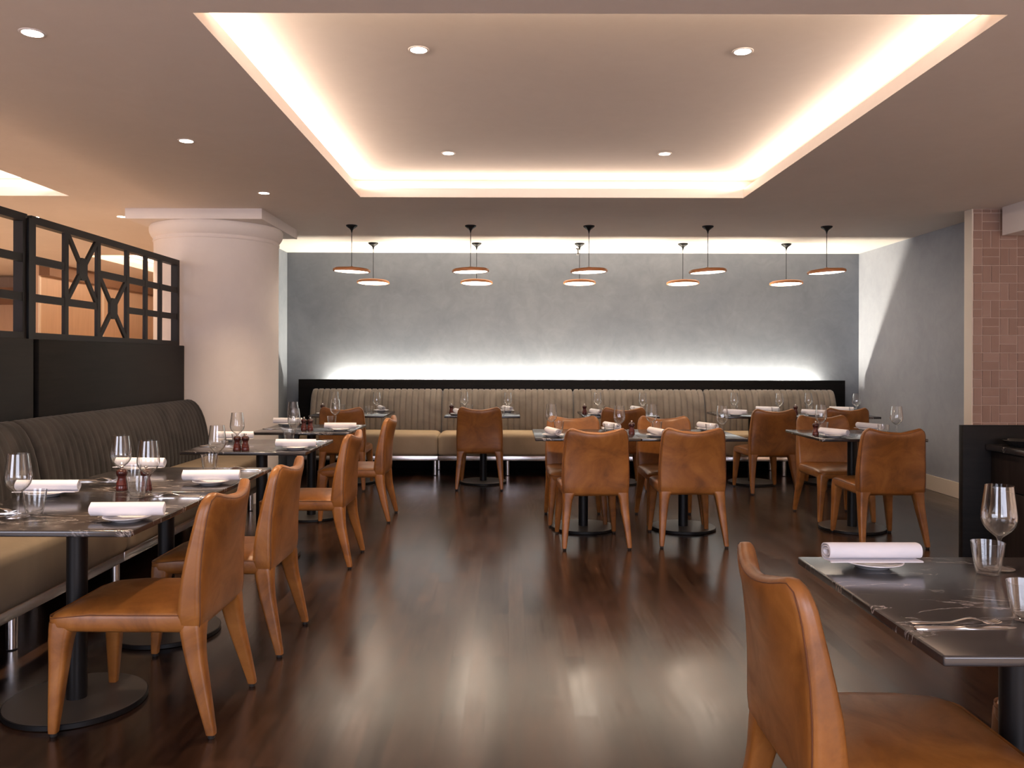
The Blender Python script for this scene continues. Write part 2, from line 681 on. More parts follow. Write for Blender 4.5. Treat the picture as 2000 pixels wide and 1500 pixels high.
# bulkhead over the bar
wall('trim_3', M['white'], (4.345, 6.4, 2.6, 7.22, 2.457, CEIL))
wall('wall_side', M['white'], (6.3, 6.4, -3.2, 7.31, 0, CEIL))
# wall behind the camera with window openings
wx = [(-6.1, -3.1), (-0.6, 3.0)]
wall('wall_front', M['white'],
     (-9.7, wx[0][0], -3.2, -3.05, 0, CEIL), (wx[0][1], wx[1][0], -3.2, -3.05, 0, CEIL), (wx[1][1], 6.4, -3.2, -3.05, 0, CEIL),
     (wx[0][0], wx[0][1], -3.2, -3.05, 0, 0.55), (wx[0][0], wx[0][1], -3.2, -3.05, 2.55, CEIL),
     (wx[1][0], wx[1][1], -3.2, -3.05, 0, 0.55), (wx[1][0], wx[1][1], -3.2, -3.05, 2.55, CEIL))
for n, (x0, x1) in enumerate(wx):
    q = MB()
    for k in range(4):
        xx = x0 + (x1 - x0) * k / 3
        q.box(max(x0, xx - .03), min(x1, xx + .03), -3.16, -3.09, 0.55, 2.55)
    q.box(x0, x1, -3.158, -3.092, 0.55, 0.61)
    q.box(x0, x1, -3.158, -3.092, 2.49, 2.55)
    structure(q.build('window_%d' % (n + 1), M['lattice'], smooth=0))
# adjoining room to the left
wall('wall_veneer', M['beige_wood'], (-6.75, -6.6, 11.5, 17.0, 0, CEIL), (-9.6, -6.75, 13.6, 13.75, 0, CEIL), (-9.7, -9.6, -3.05, 13.75, 0, CEIL),
     (-6.6, -2.9, 16.9, 17.05, 0, CEIL), (-2.9, -2.81, YB + 0.15, 17.0, 0, CEIL))
wall('trim_4', M['brown'], (-6.6, -6.45, 11.5, 16.9, 2.52, CEIL), (-9.6, -6.76, 13.2, 13.6, 2.25, 2.5))
wall('trim_5', M['cream'], (-6.606, -6.585, 11.49, 11.53, 0, 2.52), (-6.6, -6.588, 13.28, 13.33, 0, 2.52))

# ---------------------------------------------------------------- column
q = MB()
cx, cy = -2.84, 7.98
prof = [(0.574, 0), (0.574, 2.455), (0.580, 2.458), (0.583, 2.466), (0.580, 2.474), (0.577, 2.478), (0.577, 2.492), (0.586, 2.500), (0.600, 2.520), (0.612, 2.548), (0.616, 2.575), (0.614, 2.598), (0.606, 2.612)]
q.lathe(prof, 96, (cx, cy, 0))
column = q.build('column', M['white'], smooth=40)
tag(column, 'thick round white column with moulded capital behind the end of the lattice screen', 'column')
q = MB()
q.box(cx - 0.615, cx + 0.615, cy - 0.615, cy + 0.615, 2.612, CEIL)
q.build('abacus', M['white'], column, smooth=0)

# ---------------------------------------------------------------- lattice screens on the dark low partition
LX = -2.965


def make_lattice(y0, y1, label):
    root = empty('lattice_screen', (LX, y0, 1.4715), 0, label, 'screen', 'lattice screens above the charcoal booth')
    zB, zT = 1.4715, 2.238
    L = y1 - y0
    ks = [0, .172, .366, .567, .713, .838, 1.0]
    Y = [0.025 + (L - 0.05) * k for k in ks]
    fr = MB()

    def bar(mb, ya, za, yb, zb, w=0.048, x0=-0.02, x1=0.0, ext=0):
        d = Vector((0, yb - ya, zb - za)).normalized()
        n = Vector((0, -d.z, d.y)) * w / 2
        A = Vector((0, ya, za)) - d * ext
        B = Vector((0, yb, zb)) + d * ext
        p = [A - n, B - n, B + n, A + n]
        vs = [(x0, v.y, v.z) for v in p] + [(x1, v.y, v.z) for v in p]
        mb.add(vs, [(0, 1, 2, 3), (7, 6, 5, 4), (0, 4, 5, 1), (1, 5, 6, 2), (2, 6, 7, 3), (3, 7, 4, 0)])
    T = zT - zB
    bar(fr, 0, T - .024, L, T - .024, 0.048, -0.058, 0.0)
    bar(fr, 0, .02, L, .02, 0.04, -0.058, 0.0)
    bar(fr, 0.0235, .04, 0.0235, T - .048, 0.047, -0.058, 0.0)
    bar(fr, L - .0235, .04, L - .0235, T - .048, 0.047, -0.058, 0.0)
    fr.build('frame', M['lattice'], root, smooth=0)
    r0, r3 = 0.04, T - 0.048
    r1, r2 = 1.729 - zB, 1.966 - zB
    for k in range(1, 6):
        v = MB()
        bar(v, Y[k], r0, Y[k], r3, 0.046, -0.024, -0.001)
        v.build('upright', M['lattice'], root, smooth=0)
    h = MB()
    bar(h, .047, r1, Y[2] - .023, r1, 0.05, -0.022, -0.003)
    bar(h, .047, r2, Y[1] - .023, r2, 0.05, -0.022, -0.003)
    bar(h, Y[2] + .023, r2, L - .047, r2, 0.05, -0.022, -0.003)
    bar(h, Y[3] + .023, r1, L - .047, r1, 0.05, -0.022, -0.003)
    h.build('crossbar', M['lattice'], root, smooth=0)
    for (a, c, za, zb) in ((Y[1] + .02, Y[2] - .02, r1 + .02, r3 + .005), (Y[2] + .02, Y[3] - .02, r0 - .005, r2 - .02)):
        x = MB()
        bar(x, a, za, c, zb, 0.036, -0.020, -0.002)
        bar(x, a, zb, c, za, 0.036, -0.019, -0.0025)
        mx_, mz = (a + c) / 2, (za + zb) / 2
        o8 = [(mx_ - .055, mz - .045), (mx_ - .022, mz - .078), (mx_ + .022, mz - .078), (mx_ + .055, mz - .045), (mx_ + .055, mz + .045), (mx_ + .022, mz + .078), (mx_ - .022, mz + .078), (mx_ - .055, mz + .045)]
        x.rings([[(-0.022, p[0], p[1]) for p in o8], [(-0.001, p[0], p[1]) for p in o8]])
        x.build('cross_brace', M['lattice'], root, smooth=0)
    return root


make_lattice(5.085, 7.37, 'dark timber lattice screen with two crosses, the one whose end meets the white column')
make_lattice(2.74, 5.04, 'dark lattice screen cut off by the edge of the photo, nearest the camera')

for (y0, y1, lab) in ((5.09, 7.37, 'black timber partition panel below the whole lattice screen, next to the column'), (2.6, 5.032, 'black timber partition panel behind the near part of the charcoal booth')):
    q = MB()
    q.rbox(-3.02, -2.92, y0, y1, 0, 1.4705, 0.004)
    tag(q.build('partition_panel', M['black_wood']), lab, 'partition', 'black partition panels behind the charcoal booth')
q = MB()
q.box(-3.01, -2.95, 5.033, 5.084, 0, 2.215)
tag(q.build('partition_post', M['iron']), 'narrow black post filling the gap between the two lattice screens', 'post')


# ---------------------------------------------------------------- banquettes
def make_bench(length, nch, back_mat, seat_mat, label, group, flip_legs, soft_ends=(True, True)):
    """local: length along +x from 0, front towards -y, back plane at y=0"""
    root = empty('banquette', (0, 0, 0), 0, label, 'banquette', group)
    # backrest: profile in (y,z) from bottom front up over the top to the back
    prof = [(-0.205, 0.40), (-0.235, 0.47), (-0.237, 0.56), (-0.228, 0.66), (-0.212, 0.75), (-0.190, 0.83), (-0.165, 0.89), (-0.138, 0.935), (-0.108, 0.967), (-0.075, 0.985), (-0.04, 0.99), (-0.012, 0.982), (-0.002, 0.96), (-0.002, 0.40)]
    per = 6
    us = []
    for c in range(nch):
        for k in range(per):
            us.append((c + k / per) / nch)
    us.append(1.0)
    rings = []
    R = 0.035
    cen = (-0.11, 0.65)
    for u in us:
        x = u * length
        e = min(x, length - x)
        ins = 0 if e >= R else R * (1 - math.sqrt(max(0, 1 - ((R - e) / R) ** 2))) * 0.8
        ph = (u * nch) % 1.0
        gv = abs(2 * ph - 1)
        groove = 0.013 * gv ** 9 if nch < 30 else 0.006 * gv ** 6
        ring = []
        for k, (y, z) in enumerate(prof):
            if k < len(prof) - 2:
                y0, z0 = prof[max(k - 1, 0)]
                y1, z1 = prof[min(k + 1, len(prof) - 2)]
                n = Vector((-(z1 - z0), (y1 - y0))).normalized()
                dy, dz = -n.x, -n.y
                gg = groove + ins
                y, z = y + dy * gg, z + dz * gg
            ring.append((x, y, z))
        rings.append(ring)
    q = MB()
    q.rings(rings)
    q.build('backrest', back_mat, root, smooth=50)
    # seat cushion
    q = MB()
    y_f, y_b, z0, z1 = -0.735, -0.215, 0.235, 0.492
    sp = []
    hz, hy = (z1 - z0) / 2, (y_b - y_f) / 2
    for (a, c) in rrect(hy, hz, 0.045, 5, 1):
        sp.append(((y_f + y_b) / 2 + a, (z0 + z1) / 2 + c))
    xs = [0.001, 0.005, 0.014, 0.03, 0.06, 0.12, length / 2, length - .12, length - .06, length - .03, length - .014, length - .005, length - .001]
    rings = []
    for x in xs:
        e = min(x, length - x)
        s = 0.028 * max(0, 1 - e / 0.06) ** 2
        crown = 0.008 * min(1, e / 0.3)
        ring = []
        for (y, z) in sp:
            yy = y + (s if y < (y_f + y_b) / 2 else -s)
            zz = z + (s * 0.4 if z < (z0 + z1) / 2 else -s)
            if z > z1 - 0.02:
                zz += crown
            if y < y_f + 0.02:
                yy -= crown
            ring.append((x, yy, zz))
        rings.append(ring)
    q.rings(rings)
    q.build('seat', seat_mat, root, smooth=50)
    q = MB()
    q.rbox(0.0, length, -0.70, -0.04, 0.178, 0.234, 0.004)
    q.build('rail', M['chrome'], root)
    for (lx, ly) in flip_legs:
        q = MB()
        q.lathe([(0.026, 0.006), (0.026, 0.178)], 20, (lx, ly, 0))
        lg = q.build('leg', M['chrome'], root)
        q = MB()
        q.lathe([(0.022, 0.0), (0.024, 0.006)], 16, (lx, ly, 0))
        q.build('glide', M['rubber'], lg)
    return root


G = 'taupe banquettes along the blue grey wall'
WL = 1.615
labs = ['taupe channel-back banquette with cream seat, at the left end beside the column',
        'taupe channel-back banquette directly behind the single chair in the open aisle',
        'taupe channel-back banquette, third along from the column',
        'taupe channel-back banquette at the end nearest the right wall']
x0 = -2.435
YP = 10.22
bb = None
for i in range(4):
    legs = [(WL / 2, -0.64), (WL / 2, -0.14), (WL - 0.04, -0.64), (WL - 0.04, -0.14)]
    if bb is None:
        bb = make_bench(WL - 0.004, 22, M['velvet_taupe'], M['vinyl_taupe'], labs[0], G, legs)
        o = bb
    else:
        o = copy_tree(bb)
        tag(o, labs[i], 'banquette', G)
    o.location = (x0 + i * WL, YP - 0.002, 0)
# headboard with light slot
q = MB()
q.rbox(-2.625, 4.197, YP, YP + 0.02, 0, 1.105, 0.003)
hb = q.build('headboard_panel', M['black_wood'])
tag(hb, 'long black timber headboard behind the taupe banquettes with light glowing above it', 'headboard')
q = MB()
q.box(-2.58, 4.15, YP + 0.02, YB, 0.93, 0.955)
q.build('light_shelf', M['black_wood'], hb, smooth=0)
# left booth: along +Y, facing +X   (local -y -> world +X : rotate +90deg)
G2 = 'charcoal booth modules along the lattice partition'
lb1 = make_bench(2.635, 36, M['velvet_grey'], M['vinyl_olive'], 'charcoal velvet banquette with olive seat, far half ending at the column', G2,
                 [(0.06, -0.615), (0.06, -0.14), (1.35, -0.615), (2.57, -0.615), (2.57, -0.14)])
lb1.location = (-2.918, 4.735, 0)
lb1.rotation_euler = (0, 0, PI / 2)
lb2 = make_bench(2.635, 36, M['velvet_grey'], M['vinyl_olive'], 'charcoal velvet banquette nearest the camera, beside the front marble table', G2,
                 [(0.30, -0.615), (0.3, -0.14), (1.705, -0.615), (1.705, -0.14), (2.57, -0.14)])
lb2.location = (-2.918, 2.095, 0)
lb2.rotation_euler = (0, 0, PI / 2)


# ---------------------------------------------------------------- chair
def make_chair():
    root = empty('dining_chair', (0, 0, 0))
    L = M['leather']
    # seat
    q = MB()
    cyc = 0.055
    lv = [(0.372, 0.014), (0.380, 0.004), (0.392, 0.0), (0.425, 0.0), (0.437, 0.003), (0.446, 0.012), (0.452, 0.03), (0.458, 0.065), (0.463, 0.12), (0.465, 0.19)]
    rings = []
    for z, ins in lv:
        fr = []
        for (x, y) in rrect(0.238 - ins, 0.272 - ins, max(0.05 - ins * 0.2, 0.01), 5, 4):
            tape = 1 - 0.03 * max(0, (y) / 0.27)
            zz = z
            if z > 0.43 and y > 0.10:
                zz -= 0.022 * ((y - 0.10) / 0.17) ** 2
            fr.append((x * tape, cyc + y, zz))
        rings.append(fr)
    q.rings(rings)
    seat = q.build('seat', L, root, smooth=50)
    q = MB()
    pts = []
    for (x, y) in rrect(0.2375, 0.2715, 0.05, 5, 4):
        tape = 1 - 0.03 * max(0, y / 0.27)
        zz = 0.436 - (0.022 * ((y - 0.10) / 0.17) ** 2 if y > 0.10 else 0)
        pts.append((x * tape, cyc + y, zz))
    q.tube(pts, 0.0016, 5, closed=True)
    q.build('seam', M['seam'], seat)
    # backrest
    rings = []
    # z, half width, half thick, centre y
    lv = [(0.382, 0.222, 0.030, -0.192), (0.388, 0.232, 0.038, -0.190), (0.402, 0.238, 0.044, -0.189), (0.44, 0.241, 0.046, -0.191),
          (0.50, 0.243, 0.043, -0.197), (0.57, 0.243, 0.039, -0.206), (0.64, 0.240, 0.034, -0.218), (0.71, 0.236, 0.030, -0.232),
          (0.77, 0.232, 0.027, -0.245), (0.80, 0.2295, 0.0265, -0.252), (0.822, 0.2245, 0.0255, -0.257), (0.840, 0.216, 0.024, -0.260), (0.853, 0.204, 0.0205, -0.262), (0.862, 0.190, 0.0155, -0.263), (0.867, 0.175, 0.009, -0.264), (0.8685, 0.163, 0.003, -0.264)]
    def shape(x, y, z, hw, yc):
        u = x / 0.24
        k = 0.046 * max(0, (z - 0.42) / 0.44)
        yy = yc + y + k * (u * u) - 0.018 * max(0, (z - 0.42) / 0.44)
        zz = z - 0.034 * max(0, (z - 0.60) / 0.26) * (1 - min(1, (u * 1.32) ** 2))
        return (x, yy, zz)
    for z, hw, ht, yc in lv:
        rings.append([shape(x, y, z, hw, yc) for (x, y) in rrect(hw, ht, min(0.02, ht * 0.85), 3, 10)])
    q = MB()
    q.rings(rings)
    back = q.build('backrest', L, root, smooth=50)
    q = MB()
    side = lambda sx: [shape(sx * (hw - 0.0045), -(ht - 0.0045), z, hw, yc) for z, hw, ht, yc in lv[1:-4]]
    z, hw, ht, yc = lv[-4]
    top = [shape(-hw * .93 + 2 * hw * .93 * k / 16, -(ht - 0.001), z + 0.001, hw, yc) for k in range(17)]
    q.tube(side(-1) + top + side(1)[::-1], 0.0017, 5)
    q.build('seam', M['seam'], back)
    # legs
    def leg(cs):
        q = MB()
        rings = []
        for (x, y, z, hx, hy) in cs:
            rings.append([(x + a, y + c, z) for (a, c) in rrect(hx, hy, min(hx, hy) * 0.55, 4, 1)])
        q.rings(rings)
        o = q.build('leg', L, root, smooth=50)
        x, y, z, hx, hy = cs[-1]
        q = MB()
        q.lathe([(0.011, 0.0), (0.0125, 0.003), (0.0125, z + 0.002)], 14, (x, y, 0))
        q.build('glide', M['rubber'], o)
    for s in (-1, 1):
        leg([(s * .186, -.190, .42, .046, .038), (s * .189, -.191, .398, .048, .041), (s * .1965, -.192, .380, .041, .042), (s * .2015, -.195, .355, .0355, .040), (s * .2055, -.2, .315, .0315, .0365), (s * .210, -.209, .265, .029, .033),
             (s * .217, -.225, .20, .0255, .029), (s * .2245, -.245, .12, .0215, .024), (s * .232, -.268, .028, .0165, .0175), (s * .2325, -.270, .014, .015, .016)])
        leg([(s * .186, .277, .405, .044, .042), (s * .188, .277, .382, .0445, .043), (s * .1945, .279, .36, .039, .040), (s * .1985, .2815, .338, .0355, .038), (s * .2005, .283, .31, .033, .035), (s * .2045, .285, .26, .029, .031),
             (s * .210, .288, .19, .025, .027), (s * .216, .292, .11, .021, .022), (s * .222, .296, .028, .0165, .0165), (s * .2225, .2965, .014, .015, .015)])
    return root


chair = Kind(make_chair)
GC = 'tan leather dining chairs'


def put_chair(x, y, deg, label):
    chair.put((x, y, 0), math.radians(deg), label, 'chair', GC)


# rotation: 0 faces +Y (away), 90 faces -X, -90 faces +X, 180 faces camera
put_chair(-1.325, 3.145, 90, 'tan leather dining chair nearest the camera on the booth side, fully visible')
put_chair(-1.305, 3.94, 90, 'tan leather chair second from the camera along the charcoal booth row')
put_chair(-1.293, 5.51, 90, 'tan leather chair third from the camera along the charcoal booth row')
put_chair(-1.262, 7.00, 90, 'tan leather chair furthest from the camera along the charcoal booth row')
put_chair(-1.72, 8.67, 0, 'tan leather chair with its back turned at the rear table beside the column')
put_chair(-0.30, 8.735, -1, 'tan leather chair standing alone at the rear table in the open aisle')
put_chair(1.19, 8.72, 0, 'tan leather chair at the third rear table, mostly hidden behind the middle tables')
put_chair(2.665, 8.52, 4, 'tan leather chair slightly turned, at the left half of the rear double table')
put_chair(3.51, 8.75, 0, 'tan leather chair at the right half of the rear double table')
put_chair(0.615, 6.09, 3, 'tan leather chair seen from behind at the left front of the middle double table')
put_chair(1.335, 6.16, 0, 'reddish tan leather chair seen from behind at the right front of the middle double table')
put_chair(2.775, 6.15, 0, 'tan leather chair seen from behind at the single table near the right wall')
put_chair(0.56, 6.92, 180, 'tan leather chair facing the camera at the left rear of the middle double table')
put_chair(1.355, 6.92, 180, 'tan leather chair facing the camera at the right rear of the middle double table')
put_chair(2.80, 7.08, 180, 'tan leather chair facing the camera behind the single table near the right wall')
put_chair(0.885, 2.00, -90, 'large tan leather chair in the foreground beside the near right marble table')
put_chair(1.64, 2.02, 90, 'tan leather chair mostly hidden behind the pedestal of the near right table')


# ---------------------------------------------------------------- table
def make_table():
    root = empty('pedestal_table', (0, 0, 0))
    q = MB()
    q.rbox(-0.4, 0.4, -0.413, 0.413, 0.7375, 0.76, 0.005, 3)
    q.build('tabletop', M['marble'], root)
    q = MB()
    q.rbox(-0.2, 0.2, -0.2, 0.2, 0.727, 0.738, 0.002)
    q.rbox(-0.10, 0.10, -0.10, 0.10, 0.715, 0.727, 0.002)
    q.build('mounting_plate', M['iron'], root)
    q = MB()
    q.lathe([(0.038, 0.022), (0.038, 0.715)], 32)
    q.build('post', M['iron'], root)
    q = MB()
    q.lathe([(0.250, 0.0), (0.257, 0.003), (0.257, 0.0205), (0.254, 0.022)], 72)
    bs = q.build('base', M['iron'], root)
    q = MB()
    q.lathe([(0.2535, 0.0215), (0.2525, 0.0228), (0.0385, 0.0232)], 72)
    q.build('base_plate', M['disc'], bs)
    return root


table = Kind(make_table)


def make_wine():
    q = MB()
    outer = [(0.0, 0.0), (0.038, 0.0), (0.0395, 0.0015), (0.030, 0.0035), (0.012, 0.006), (0.0055, 0.011), (0.0040, 0.020), (0.0038, 0.055), (0.0045, 0.078), (0.008, 0.088),
             (0.020, 0.098), (0.033, 0.110), (0.042, 0.124), (0.0465, 0.140), (0.0465, 0.152), (0.0445, 0.172), (0.0415, 0.195), (0.0385, 0.218), (0.0365, 0.235)]
    inner = [(0.0356, 0.235), (0.0376, 0.218), (0.0406, 0.195), (0.0436, 0.172), (0.0455, 0.152), (0.0454, 0.140), (0.041, 0.1255), (0.032, 0.112), (0.019, 0.1005), (0.007, 0.0935), (0.0, 0.092)]
    q.lathe(outer + inner, 40, closed=False)
    return q.build('wine_glass', M['glass'], smooth=60)


def make_tumbler():
    q = MB()
    outer = [(0.0, 0.0), (0.026, 0.0), (0.029, 0.003), (0.033, 0.020), (0.0375, 0.045), (0.041, 0.07), (0.043, 0.088)]
    inner = [(0.0415, 0.0882), (0.0395, 0.07), (0.0358, 0.045), (0.031, 0.022), (0.026, 0.012), (0.015, 0.009), (0.0, 0.0085)]
    q.lathe(outer + inner, 40)
    return q.build('water_tumbler', M['glass'], smooth=60)


def make_plate():
    q = MB()
    q.lathe([(0.0, 0.0), (0.045, 0.0), (0.048, 0.003), (0.062, 0.008), (0.080, 0.0155), (0.085, 0.018), (0.0845, 0.020), (0.078, 0.0175), (0.060, 0.0105), (0.050, 0.0065), (0.0, 0.006)], 48)
    return q.build('side_plate', M['china'], smooth=50)


def make_napkin():
    # spiral roll with loose tail, axis along local y, bottom at z=0
    turns = 2.6
    n = 84
    pts = []
    for k in range(n + 1):
        t = k / n
        a = 2 * PI * turns * t
        r = 0.007 + (0.0262 - 0.007) * t ** 0.9
        # end of spiral at the bottom (angle -90deg)
        th = -PI / 2 - (2 * PI * turns - a)
        pts.append((r * math.cos(th) * 1.06, 0.0262 + r * math.sin(th) * 0.95))
    lx, lz = pts[-1]
    tail = [(lx + 0.012, lz - 0.0002), (lx + 0.024, lz + 0.0008), (lx + 0.036, lz + 0.001)]
    pts += tail
    P = [Vector(p) for p in pts]
    th = 0.0014
    loop_o, loop_i = [], []
    for i, p in enumerate(P):
        t = (P[min(i + 1, len(P) - 1)] - P[max(i - 1, 0)]).normalized()
        nn = Vector((t.y, -t.x))
        loop_o.append(p + nn * th)
        loop_i.append(p - nn * th)
    loop = loop_o + loop_i[::-1]
    zmin = min(p.y for p in loop)
    ys = [-0.131, -0.1295, -0.08, -0.02, 0.04, 0.09, 0.1295, 0.131]
    rings = []
    for k, y in enumerate(ys):
        s = 0.985 if k in (0, len(ys) - 1) else 1.0
        wob = 1 + 0.015 * math.sin(k * 2.1)
        rings.append([(p.x * s * wob, y + 0.004 * math.sin(p.x * 90), max(0, (p.y - zmin) * s)) for p in loop])
    q = MB()
    q.rings(rings)
    return q.build('rolled_napkin', M['linen'], smooth=60)


def make_fork():
    q = MB()
    # outline strips along y; handle narrow, head wide with four tines
    def z(y):
        return 0.0035 + 0.010 * math.exp(-((y - 0.035) / 0.028) ** 2) - 0.003 * math.exp(-((y - 0.075) / 0.015) ** 2) + 0.008 * max(0, (y - 0.08) / 0.02) ** 1.5 * 0.5
    prof = [(-0.100, 0.006), (-0.097, 0.0095), (-0.08, 0.0105), (-0.05, 0.0075), (-0.01, 0.0042), (0.025, 0.0038), (0.035, 0.006), (0.045, 0.0115), (0.052, 0.0125), (0.058, 0.0128)]
    rings = []
    for y, w in prof:
        zz = z(y)
        rings.append([(-w, y, zz), (-w * .6, y, zz + .0012), (w * .6, y, zz + .0012), (w, y, zz), (w * .6, y, zz - .0012), (-w * .6, y, zz - .0012)])
    q.rings(rings)
    for k in range(4):
        xc = (k - 1.5) * 0.0069
        rings = []
        for y, w in ((0.056, 0.0024), (0.075, 0.002), (0.09, 0.0017), (0.100, 0.0008)):
            zz = z(y)
            rings.append([(xc - w, y, zz - .0009), (xc + w, y, zz - .0009), (xc + w, y, zz + .0009), (xc - w, y, zz + .0009)])
        q.rings(rings)
    return q.build('table_fork', M['silver'], smooth=50)


def make_knife():
    q = MB()
    prof = [(-0.115, 0.005, .003), (-0.112, 0.0085, .004), (-0.09, 0.0095, .0042), (-0.04, 0.0075, .004), (-0.005, 0.006, .0038), (0.0, 0.0075, .002), (0.02, 0.0095, .0016), (0.07, 0.0105, .0014), (0.095, 0.009, .0012), (0.108, 0.005, .001), (0.114, 0.001, .0006)]
    rings = []
    for y, w, h in prof:
        rings.append([(-w, y, 0.0002), (w, y, 0.0002), (w, y, h * 0.7 + .0004), (w * .5, y, 2 * h * .75), (-w * .5, y, 2 * h * .75), (-w, y, h * .7 + .0004)])
    q.rings(rings)
    return q.build('table_knife', M['silver'], smooth=50)


def make_mill():
    root = empty('pepper_mill', (0, 0, 0))
    q = MB()
    q.lathe([(0.0, 0.0), (0.024, 0.0), (0.0255, 0.003), (0.0255, 0.012), (0.0235, 0.018), (0.0235, 0.021), (0.025, 0.024), (0.0215, 0.036), (0.0175, 0.048), (0.0165, 0.056), (0.0195, 0.063), (0.0215, 0.066), (0.0, 0.0665)], 28)
    q.build('body', M['mill'], root, smooth=40)
    q = MB()
    q.lathe([(0.0, 0.067), (0.0215, 0.067), (0.0235, 0.072), (0.0245, 0.080), (0.022, 0.087), (0.015, 0.0925), (0.0, 0.094)], 28)
    q.build('cap', M['mill_dark'], root, smooth=50)
    q = MB()
    q.lathe([(0.0, 0.094), (0.006, 0.0945), (0.0045, 0.098), (0.0075, 0.102), (0.0075, 0.107), (0.004, 0.110), (0.0, 0.1105)], 20)
    q.build('knob', M['silver'], root, smooth=50)
    return root


K = {'wine': Kind(make_wine), 'tumbler': Kind(make_tumbler), 'plate': Kind(make_plate), 'napkin': Kind(make_napkin), 'fork': Kind(make_fork), 'knife': Kind(make_knife), 'mill': Kind(make_mill)}
DESC = {'wine': ('clear stemmed wine glass', 'wine glass', 'wine glasses on the tables'),
        'tumbler': ('clear short water tumbler', 'glass', 'water tumblers on the tables'),
        'plate': ('round white side plate under napkin', 'plate', 'side plates on the tables'),
        'napkin': ('white rolled napkin on plate', 'napkin', 'rolled napkins on the tables'),
        'fork': ('steel fork', 'fork', 'forks on the tables'),
        'knife': ('steel knife', 'knife', 'knives on the tables')}
TT = 0.7603
DEF = {'plate': (.28, -.26), 'tumbler': (.12, .21), 'wine': (.15, .28), 'fork': (.285, .11), 'knife': (.28, .14)}
rs = random.Random(11)


def setting(c, ang, side, tname, over=None, cutlery=True, nap_rot=0.0):
    """c: table centre, ang: direction (deg) the diner faces, 0 = +Y, 90 = -X, -90 = +X"""
    a = math.radians(ang)
    f = Vector((-math.sin(a), math.cos(a)))
    r = Vector((f.y, -f.x))
    D = dict(DEF)
    D.update(over or {})
    items = ['plate', 'napkin', 'tumbler', 'wine'] + (['fork', 'knife'] if cutlery else [])
    for it in items:
        t, s = D['plate' if it == 'napkin' else it]
        p = Vector(c) - f * t + r * s
        z = TT
        rot = a + rs.uniform(-0.04, 0.04)
        if it == 'napkin':
            z = TT + 0.0185
            rot = a + nap_rot + rs.uniform(-0.06, 0.06)
        ds, cat, grp = DESC[it]
        K[it].put((p.x, p.y, z), rot, '%s, %s, %s' % (ds, side, tname), cat, grp)


def mill(x, y, label):
    K['mill'].put((x, y, TT), 0, label, 'pepper mill', 'dark red pepper mills')


GT = 'square marble pedestal tables'
TB = [  # x, y, table label, short name used by the things on it
    (-1.69, 3.21, 'square marble table nearest the camera along the charcoal booth', 'nearest booth table'),
    (-1.69, 4.045, 'square marble table pushed against the nearest booth table, second along the booth', 'second booth table'),
    (-1.69, 5.61, 'square marble table third from the camera along the charcoal booth', 'third booth table'),
    (-1.69, 7.02, 'square marble table furthest along the charcoal booth, in front of the column', 'furthest booth table'),
    (0.60, 6.58, 'marble table forming the left half of the middle double table', 'middle double table left half'),
    (1.402, 6.58, 'marble table forming the right half of the middle double table', 'middle double table right half'),
    (2.76, 6.58, 'single square marble table near the right wall', 'single table near right wall'),
    (-1.71, 9.03, 'marble table before the taupe banquette, beside the column', 'rear table beside column'),
    (-0.28, 9.03, 'marble table before the taupe banquette, behind the lone chair in the aisle', 'rear table behind lone chair'),
    (1.19, 9.03, 'marble table before the taupe banquette, hidden behind the middle double table', 'rear table behind middle tables'),
    (2.68, 9.03, 'marble table forming the left half of the rear double table', 'rear double table left half'),
    (3.52, 9.03, 'marble table at the end of the taupe banquettes nearest the right wall', 'rear double table right half'),
    (1.265, 2.04, 'black marble table with white veins in the right foreground', 'right foreground table'),
]
for (x, y, lab, nm) in TB:
    table.put((x, y, 0), 0, lab, 'table', GT)
for i in range(4):
    c = TB[i][:2]
    nm = TB[i][3]
    oc = {'plate': (.31, -.24), 'tumbler': (.12, .25), 'wine': (.135, .325), 'fork': (.27, .335), 'knife': (.27, .30)}
    ob = {'plate': (.285, -.30), 'tumbler': (.11, .10), 'wine': (.127, .175), 'fork': (.29, .07), 'knife': (.275, .10)}
    if i == 0:
        oc['knife'] = (.29, .27)
        oc['fork'] = (.27, .30)
    if i == 1:
        oc['plate'] = (.295, -.20)
        ob = {'plate': (.25, -.27), 'tumbler': (.08, .20), 'wine': (.09, .285), 'fork': (.30, .09), 'knife': (.28, .12)}
    if i >= 2:
        oc.update({'fork': (.265, .30), 'knife': (.27, .27), 'plate': (.30, -.26)})
        ob.update({'tumbler': (.13, .10), 'wine': (.11, .18)})
    setting(c, 90, 'chair side', nm, oc)
    setting(c, -90, 'booth side', nm, ob)
mill(-1.735, 3.675, 'dark red pepper mill on second booth table, left of the close pair')
mill(-1.625, 3.672, 'dark red pepper mill on second booth table, right of the close pair')
mill(-1.75, 5.28, 'dark red pepper mill on third booth table, left of the pair')
mill(-1.697, 5.28, 'dark red pepper mill on third booth table, right of the pair')
mill(-1.705, 6.82, 'dark red pepper mill on furthest booth table, left of the pair')
mill(-1.652, 6.82, 'dark red pepper mill on furthest booth table, right of the pair')
for i in (4, 5, 6):
    c = TB[i][:2]
    setting(c, 0, 'camera side', TB[i][3], {'wine': (.20, .26), 'tumbler': (.13, .19)}, True, 0.5 if i == 6 else 0.25)
    setting(c, 180, 'far side', TB[i][3], {'wine': (-.02, .26), 'tumbler': (.12, .19), 'fork': (.29, .10), 'knife': (.28, .13)}, False, 0.35)
mill(0.975, 6.50, 'dark red pepper mill at the join of the middle double table')
mill(2.435, 6.50, 'dark red pepper mill on the single table near the right wall')
